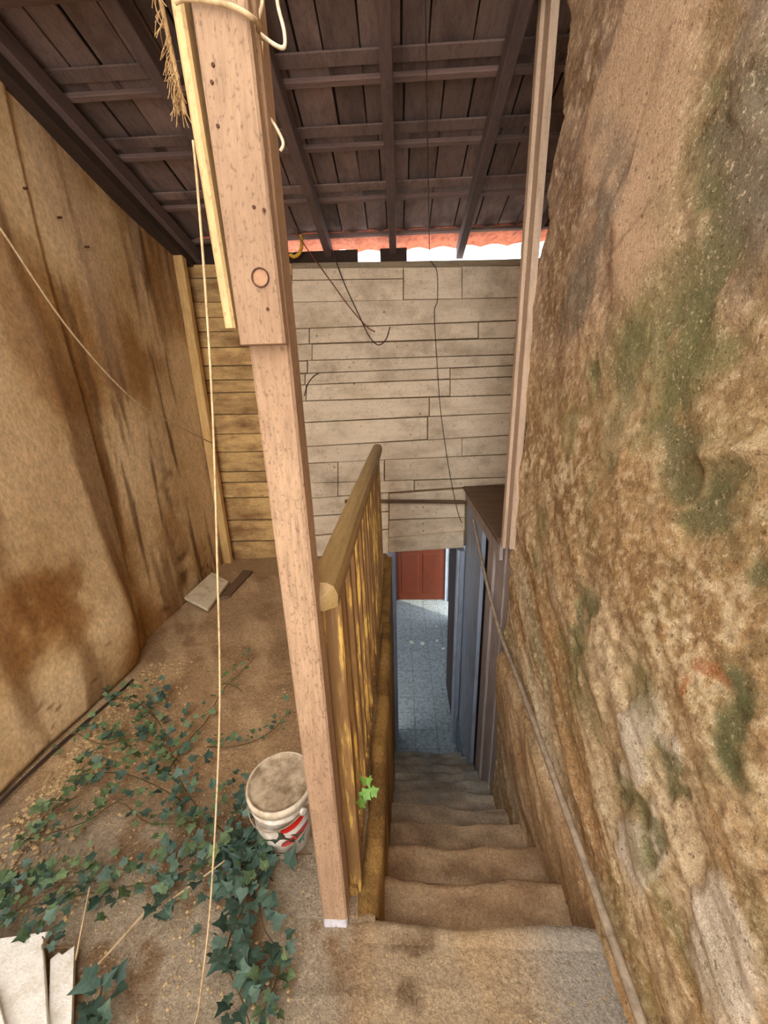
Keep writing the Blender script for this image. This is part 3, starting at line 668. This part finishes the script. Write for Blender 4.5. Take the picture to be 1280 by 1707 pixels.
el = [(lambda e: (e[0]/.1, e[1]))(rot(.046*math.cos(t), .017*math.sin(t), .25)) for t in np.linspace(0, 2*math.pi, 20, endpoint=False)]
CA = -math.pi/2+.62
decal('red_ellipse', CA, .158, el, M_red)
sw = [(lambda e: (e[0]/.1, e[1]))(rot(.055*math.cos(t), .016*math.sin(t), .3)) for t in np.linspace(0, 2*math.pi, 20, endpoint=False)]
decal('red_swoosh', CA+.05, .095, sw, M_redd)

# --- boards and slabs on the floor
def floor_slab(name, pts, z, th, mat, label, cat='board', tilt=None):
    P = [np.array((x, y, z+(tilt(x, y) if tilt else 0))) for x, y in pts]; n = np.array((0, 0, 1.0))
    k = len(P); cen = sum(P)/k; top = [p for p in P]; v = [p+(cen-p)*.02 for p in P]+[p-n*.003 for p in P]+[p-n*th for p in P]
    f = [tuple(range(k))]
    for i in range(k):
        j = (i+1) % k; f += [(k+i, k+j, j, i), (2*k+i, 2*k+j, k+j, k+i)]
    f.append(tuple(range(3*k-1, 2*k-1, -1)))
    return tag(mk(name, v, f, mat), label, cat)
floor_slab('white_board', [(-1.42, .47), (-.84, .30), (-.86, .46), (-1.035, .633), (-1.05, .645), (-1.060, .675), (-1.20, .655), (-1.40, .60)], .050, .022, M_foam, 'wide white broken board in the near left corner')
floor_slab('white_board', [(-.825, .30), (-.785, .34), (-.845, .50), (-.965, .655), (-.985, .635), (-1.0, .64), (-1.012, .625), (-.87, .46)], .034, .018, M_foam, 'narrow white broken strip beside the wide white board')
floor_slab('white_board', [(-1.36, .40), (-.86, .26), (-.92, .44), (-1.10, .56), (-1.24, .58)], .066, .014, M_foam, 'white broken board lying on top of the wide one')
floor_slab('cream_slab', [(-1.640, 2.52), (-1.43, 2.44), (-1.455, 2.86), (-1.63, 2.95)], .045, .022, M_tilew, 'square cream slab at the foot of the stained sheet', 'slab', lambda x, y: .05*(-x-1.43)/.2)
floor_slab('wood_offcut', [(-1.435, 2.62), (-1.36, 2.66), (-1.34, 3.10), (-1.43, 3.12)], .03, .03, M_dbrown, 'short brown offcut beside the cream slab', 'offcut')
bs = [( -1.655+.09*math.exp(-((y-1.78)/.4)**2), y) for y in np.linspace(.4, 1.75, 10)]
tag(mk('gap_strip', *tube([(x+.03, y, .012) for x, y in bs], .008, 5), M_dark), 'thin dark strip standing for the shaded gap under the left sheet', 'strip')  # dark strip stands in for the shaded gap below the sheet

# --- twines and cables
def strand(name, pts, r, mat, label, cat, n=8, sides=6): return tag(mk(name, *tube(smooth_path(pts, n), r, sides), mat, None, True), label, cat)
tw = [at(322, 235, 1, .715), at(330, 320, 1, .70), at(345, 520, 1, .69), at(355, 700, 1, .66), at(362, 930, 1, .62), at(366, 1200, 1, .575), at(352, 1490, 1, .535), at(336, 1640, 1, .515)]
e = at(324, 1707, 2, .012); tw += [e, e+np.array((-.03, -.06, 0))]
strand('twine', tw, .0020, M_twine, 'long pale twine hanging from the post to the floor', 'twine')
strand('twine', [at(-60, 300, 0, -1.46), at(0, 380, 0, -1.48), at(120, 555, 0, -1.50), at(225, 668, 0, -1.50), at(300, 712, 0, -1.53), at(354, 739, 1, 3.262)], .0045, M_twine, 'pale twine strung across the left sheet to the corner timber', 'twine')
yw = YB-.034
strand('cable', [at(709, -60, 1, 1.55), at(709, 0, 1, 1.75), at(711, 120, 1, 2.05), at(713, 260, 1, 2.5), at(715, 370, 1, 3.0), at(717, 430, 1, 3.36), at(728, 452, 1, yw), at(729, 500, 1, yw), at(724, 522, 1, yw), at(728, 600, 1, yw), at(735, 690, 1, yw), at(748, 780, 1, yw), at(762, 850, 1, yw-.005), at(770, 872, 1, yw)], .003, M_wire, 'long thin cable running down roof and plank wall', 'cable')
strand('cable', [at(553, 415, 1, 3.40), at(572, 468, 1, yw), at(598, 525, 1, yw), at(615, 560, 1, yw), at(630, 575, 1, yw), at(643, 566, 1, yw), at(650, 545, 1, yw)], .0042, M_wire, 'short dark cable curling up on the plank wall', 'cable')
strand('cable', [at(480, 365, 1, 3.38), at(505, 405, 1, 3.40), at(552, 470, 1, yw), at(585, 515, 1, yw), at(612, 545, 1, yw), at(625, 553, 1, yw)], .004, M_redw, 'red brown cable slanting across the upper planks', 'cable')
strand('cable', [at(507, 660, 1, yw), at(513, 640, 1, yw), at(522, 628, 1, yw), at(531, 622, 1, yw)], .004, M_wire, 'tiny bent wire end beside the post', 'cable')
yp = .745
strand('cord', [at(472, -30, 1, yp), at(462, 0, 1, yp), at(474, 55, 1, yp), at(471, 80, 1, yp), at(440, 62, 1, yp), at(428, 45, 1, yp), at(436, 10, 1, yp), at(440, -30, 1, yp)], .0028, M_white, 'off white cord looped beside the post top', 'cord')
strand('cord', [at(436, 70, 1, yp), at(437, 110, 1, yp), at(444, 150, 1, yp+.01), at(447, 190, 1, yp+.01), at(460, 212, 1, yp+.01), at(472, 238, 1, yp), at(467, 252, 1, yp)], .0026, M_white, 'off white cord end dangling down the post side', 'cord')
strand('cord', [at(292, 4, 1, .695), at(310, -2, 1, .693), at(350, 2, 1, .693), at(390, 12, 1, .693), at(418, 28, 1, .695), at(430, 42, 1, .72), at(428, 60, 1, .745)], .0034, M_twine, 'twine bound around the front of the post top', 'twine')
fr = tag(empty('frayed_rope', at(285, 60, 1, .74)), 'frayed fibre rope hanging on the left of the post', 'rope')
mk('core', *tube(smooth_path([at(262, -30, 1, .745), at(272, 20, 1, .745), at(285, 80, 1, .745), at(298, 140, 1, .745), at(309, 192, 1, .745)], 5), .0035, 7), M_fibre, fr, True)
for k in range(70):
    t = random.random()**.8; bx = 264+46*t; by = -20+200*t; a = at(bx, by, 1, .745); ln = random.uniform(15, 60)
    b = at(bx-random.uniform(-2, 12), by+ln*.4+random.uniform(-6, 6), 1, .745+random.uniform(-.02, .02)); c = at(bx-random.uniform(-12, 20), by+ln, 1, .745+random.uniform(-.02, .02))
    mk('fibre', *tube(smooth_path([a, b, c] if k % 2 else [a, (a+c)/2+np.array((-.003, 0, .002)), c], 4), .0006, 4), M_fibre, fr)
yt = tag(mk('plastic_scrap', *tube(smooth_path([at(500, 392, 1, YB-.05), at(503, 405, 1, YB-.05), at(500, 420, 1, YB-.05), at(491, 428, 1, YB-.05), at(483, 424, 1, YB-.05)], 5), .014, 6), M_yplas, None, True), 'yellow plastic scrap stuck under the eaves', 'scrap')

# --- plaster chips below
for i, (px, py, r, lb) in enumerate(((686, 1070, .035, 'leftmost'), (704, 1072, .045, 'largest'), (728, 1068, .025, 'small'), (739, 1081, .03, 'rightmost'), (727, 1045, .022, 'farthest'), (746, 1108, .018, 'nearest'))):
    p = at(px, py, 2, LOWZ+.008); n = 7; v = []; R_ = random.Random(i)
    for z, s in ((-.008, 1), (.012, .8)):
        for k in range(n): q = 2*math.pi*k/n; rr = r*s*R_.uniform(.65, 1.1); v.append((p[0]+rr*math.cos(q), p[1]+rr*math.sin(q), p[2]+z))
    f = [tuple(range(n-1, -1, -1)), tuple(range(n, 2*n))]+[(k, (k+1) % n, (k+1) % n+n, k+n) for k in range(n)]
    tag(mk('plaster_chip', v, f, M_chip), lb+' white plaster chip on the lower floor', 'chip', 'plaster chips on the lower floor')

# --- gravel
def gravel(name, spots, mat, label):
    V = []; Fs = []
    for (x, y, r) in spots:
        z = float(hfl(x, y)); o = len(V); n = 5
        for dz, s in ((-.2, .8), (.25, 1), (.7, .55)):
            for k in range(n): q = 2*math.pi*k/n+random.uniform(-.3, .3); rr = r*s*random.uniform(.7, 1.2); V.append((x+rr*math.cos(q), y+rr*math.sin(q), z+r*dz))
        for l in range(2):
            for k in range(n): j = (k+1) % n; Fs.append((o+l*n+k, o+l*n+j, o+(l+1)*n+j, o+(l+1)*n+k))
        Fs.append(tuple(o+2*n+k for k in range(n)))
    return tag(mk(name, V, Fs, mat), label, 'gravel', kind='stuff')
sp = []
for k in range(900):
    y = random.uniform(.7, 1.9); x = -1.60+abs(random.gauss(0, .16))+.06
    if x < -.5: sp.append((x, y, random.uniform(.003, .011)))
for k in range(900):
    x = random.uniform(-1.5, -.30); y = random.uniform(.35, 1.3); sp.append((x, y, random.uniform(.002, .006)))
for k in range(250): sp.append((random.uniform(-.1, .53), random.uniform(.35, .68), random.uniform(.0015, .004)))
for k in range(200): sp.append((random.uniform(-1.5, -.25), random.uniform(1.3, 3.3), random.uniform(.003, .008)))
gravel('gravel', sp, M_stone, 'loose pebbles and crumbs scattered over the dirt floor')

# --- ivy
def leaf_mesh(seed, mat, five=True):
    R_ = random.Random(seed)
    out = [(0, 0), (.22, -.14), (.46, -.08), (.40, .14), (.62, .34), (.36, .46), (.20, .60), (0, 1.0), (-.20, .60), (-.36, .46), (-.62, .34), (-.40, .14), (-.46, -.08), (-.22, -.14)] if five else \
          [(0, 0), (.24, -.10), (.44, .02), (.42, .26), (.26, .46), (0, .86), (-.26, .46), (-.42, .26), (-.44, .02), (-.24, -.10)]
    out = [(x*R_.uniform(.9, 1.1), y*R_.uniform(.93, 1.07)) for x, y in out]; n = len(out)
    v = [(0, .32, .0)]+[(x, y, .16*abs(x)-.10*y*y+R_.uniform(-.02, .02)) for x, y in out]
    f = [(0, 1+k, 1+(k+1) % n) for k in range(n)]
    # short petiole
    o = len(v); v += [(-.02, 0, 0), (.02, 0, 0), (.012, -.35, -.12), (-.012, -.35, -.12)]; f.append((o, o+1, o+2, o+3))
    me = mesh('leaf', v, f, False); me.materials.append(mat); return me
LD = [leaf_mesh(i, M_leafd) for i in range(3)]+[leaf_mesh(9, M_leafd, False)]
LM = [leaf_mesh(i+20, M_leafm) for i in range(3)]+[leaf_mesh(29, M_leafm, False)]
LB = [leaf_mesh(i+40, M_leafb) for i in range(2)]
def fpt(px, py, h=.02): p = at(px, py, 2, h); p[2] = h+float(hfl(p[0], p[1])); return p
def vine(pix, nleaf, size, spread, meshes, label, h=.025, lift=.03, rs=1):
    R_ = random.Random(rs); pts = [fpt(x, y, h+R_.uniform(-.008, .012)) for x, y in pix]; path = smooth_path(pts, 6)
    root = tag(empty('ivy_vine', pts[0]), label, 'ivy', 'ivy creeping over the floor')
    mk('stem', *tube(path, .0028, 5, .55), M_stem, root)
    nleaf = int(nleaf*1.65)
    for k in range(nleaf):
        t = (k+R_.random())/nleaf*(len(path)-1); i = min(int(t), len(path)-2); p = path[i]+(path[i+1]-path[i])*(t-i); d = path[i+1]-path[i]; d /= max(np.linalg.norm(d), 1e-6)
        side = np.array((-d[1], d[0], 0)); off = R_.gauss(0, spread); q = p+side*off+np.array((0, 0, abs(R_.gauss(lift, lift*.6))))
        s = size*.68*R_.uniform(.55, 1.3); me = R_.choice(meshes)
        o = bpy.data.objects.new('leaf', me); COL.objects.link(o); o.parent = root
        ang = math.atan2(side[1]*off+d[1]*abs(off)*.6, side[0]*off+d[0]*abs(off)*.6)-math.pi/2+R_.gauss(0, .7)
        o.location = Vector(q)-root.location
        o.rotation_euler = Euler((R_.gauss(.35, .35), R_.gauss(0, .35), ang), 'XYZ'); o.scale = (s, s, s)
    return root
V = [
 ([(455, 1470), (420, 1430), (375, 1390), (330, 1345), (300, 1300), (280, 1240), (262, 1200), (240, 1172)], 95, .050, .055, LD+LM[:1], 'dense dark ivy vine climbing from the bucket towards the left sheet'),
 ([(300, 1270), (255, 1240), (215, 1232), (170, 1240), (130, 1222)], 46, .044, .045, LM+LD[:1], 'bushy ivy branch reaching the foot of the left sheet'),
 ([(262, 1200), (235, 1175), (205, 1165), (180, 1172)], 24, .044, .04, LD+LM, 'topmost ivy tuft against the left sheet'),
 ([(310, 1340), (260, 1310), (205, 1290), (150, 1290), (130, 1295)], 30, .052, .03, LM+LD[:2], 'ivy branch pointing left below the bushy one'),
 ([(285, 1280), (320, 1230), (345, 1200), (370, 1150), (400, 1122), (425, 1095)], 16, .040, .02, LM, 'thin ivy shoot crossing the dirt behind the twine'),
 ([(362, 1140), (378, 1138), (395, 1145), (402, 1152)], 6, .045, .012, LB, 'bright young green ivy tip behind the twine'),
 ([(345, 1245), (385, 1243), (425, 1232), (455, 1215), (485, 1185)], 18, .038, .02, LM+LD[:1], 'ivy shoot reaching past the bucket top'),
 ([(330, 1370), (250, 1375), (200, 1340), (150, 1370), (95, 1390), (40, 1405)], 34, .045, .025, LM+LD[:2], 'straggling ivy vine over bare dirt at the left'),
 ([(130, 1330), (100, 1345), (80, 1360), (50, 1400)], 12, .045, .02, LM, 'small ivy sprig near the pebbles'),
 ([(430, 1450), (350, 1440), (280, 1465), (210, 1480), (130, 1495), (60, 1510), (0, 1530)], 74, .048, .05, LD+LM[:2], 'leafy ivy vine running to the near left corner'),
 ([(160, 1470), (90, 1475), (30, 1480), (-20, 1510)], 34, .045, .045, LM+LD, 'ivy vine leaving the picture above the white boards'),
 ([(420, 1420), (405, 1380), (400, 1345), (405, 1300)], 18, .040, .018, LD, 'ivy sprig climbing beside the bucket'),
 ([(440, 1400), (425, 1440), (400, 1470), (350, 1480)], 30, .066, .05, LD, 'large leaved dark ivy clump in front of the bucket'),
 ([(400, 1440), (430, 1500), (440, 1550), (470, 1590)], 16, .060, .03, LD, 'dark ivy vine trailing towards the landing'),
 ([(420, 1490), (385, 1560), (380, 1610), (400, 1660), (420, 1720)], 20, .062, .03, LD, 'big leaved dark ivy vine at the bottom beside the twine'),
 ([(470, 1600), (460, 1640), (440, 1690), (430, 1730)], 16, .040, .03, LD+LM, 'ivy sprig at the lower edge near the landing'),
 ([(300, 1500), (280, 1510), (265, 1530)], 6, .075, .02, LD, 'three big ivy leaves on the bare patch'),
 ([(170, 1640), (165, 1680), (180, 1720)], 8, .070, .02, LD, 'dark ivy leaves beside the narrow white strip'),
 ([(120, 1575), (85, 1578), (70, 1560)], 5, .04, .012, LD, 'ivy tip lying over the white boards'),
]
for i, (pix, n, s, spd, ml, lb) in enumerate(V): vine(pix, n, s, spd, ml, lb, rs=i+3, h=.025 if i != 18 else .075)
# sprig standing before the bucket
sg = tag(empty('ivy_vine', fpt(440, 1425)), 'ivy sprig with two leaves in front of the bucket print', 'ivy', 'ivy creeping over the floor')
mk('stem', *tube(smooth_path([fpt(438, 1424, .03), fpt(470, 1424, .03), fpt(500, 1424, .03), fpt(520, 1422, .03)], 4), .0025, 5), M_stem, sg)
for (px, py, s, a, hh) in ((462, 1400, .05, .2, .05), (476, 1396, .05, -.5, .06), (496, 1390, .046, .3, .07), (482, 1440, .055, 2.6, .03)):
    p = at(px, py, 1, BYY-.13); o = bpy.data.objects.new('leaf', LD[int(px) % 3]); COL.objects.link(o); o.parent = sg; o.location = Vector(p)-sg.location
    o.rotation_euler = Euler((.9, 0, a+math.pi), 'XYZ'); o.scale = (s, s, s)
# small plant in the stairwell wall
sg = tag(empty('ivy_vine', (-.09, 1.05, 0)), 'small bright ivy tuft growing on the stairwell curb', 'ivy', 'ivy creeping over the floor')
mk('stem', *tube([(-.11, 1.02, .0), (-.085, 1.04, .05), (-.075, 1.06, .09)], .002, 5), M_stem, sg)
for k in range(7):
    p = at(612+random.uniform(-9, 9), 1325+random.uniform(-28, 28), 0, -.07); o = bpy.data.objects.new('leaf', LB[k % 2]); COL.objects.link(o); o.parent = sg; o.location = Vector(p)-sg.location
    o.rotation_euler = Euler((random.uniform(-.5, .9), .8, random.uniform(0, 6)), 'XYZ'); o.scale = (.02,)*3
# dry stalks
for i, (a, b, lb) in enumerate((((275, 1505), (395, 1420), 'pale dry stalk lying through the big ivy leaves'), ((130, 1640), (240, 1520), 'pale dry stalk beside the narrow white strip'), ((125, 1600), (150, 1480), 'thin dry stalk near the white boards'))):
    tag(mk('dry_stalk', *tube([fpt(*a, .03), fpt((a[0]+b[0])/2, (a[1]+b[1])/2, .05), fpt(*b, .05)], .0028, 5), M_twine), lb, 'stalk')
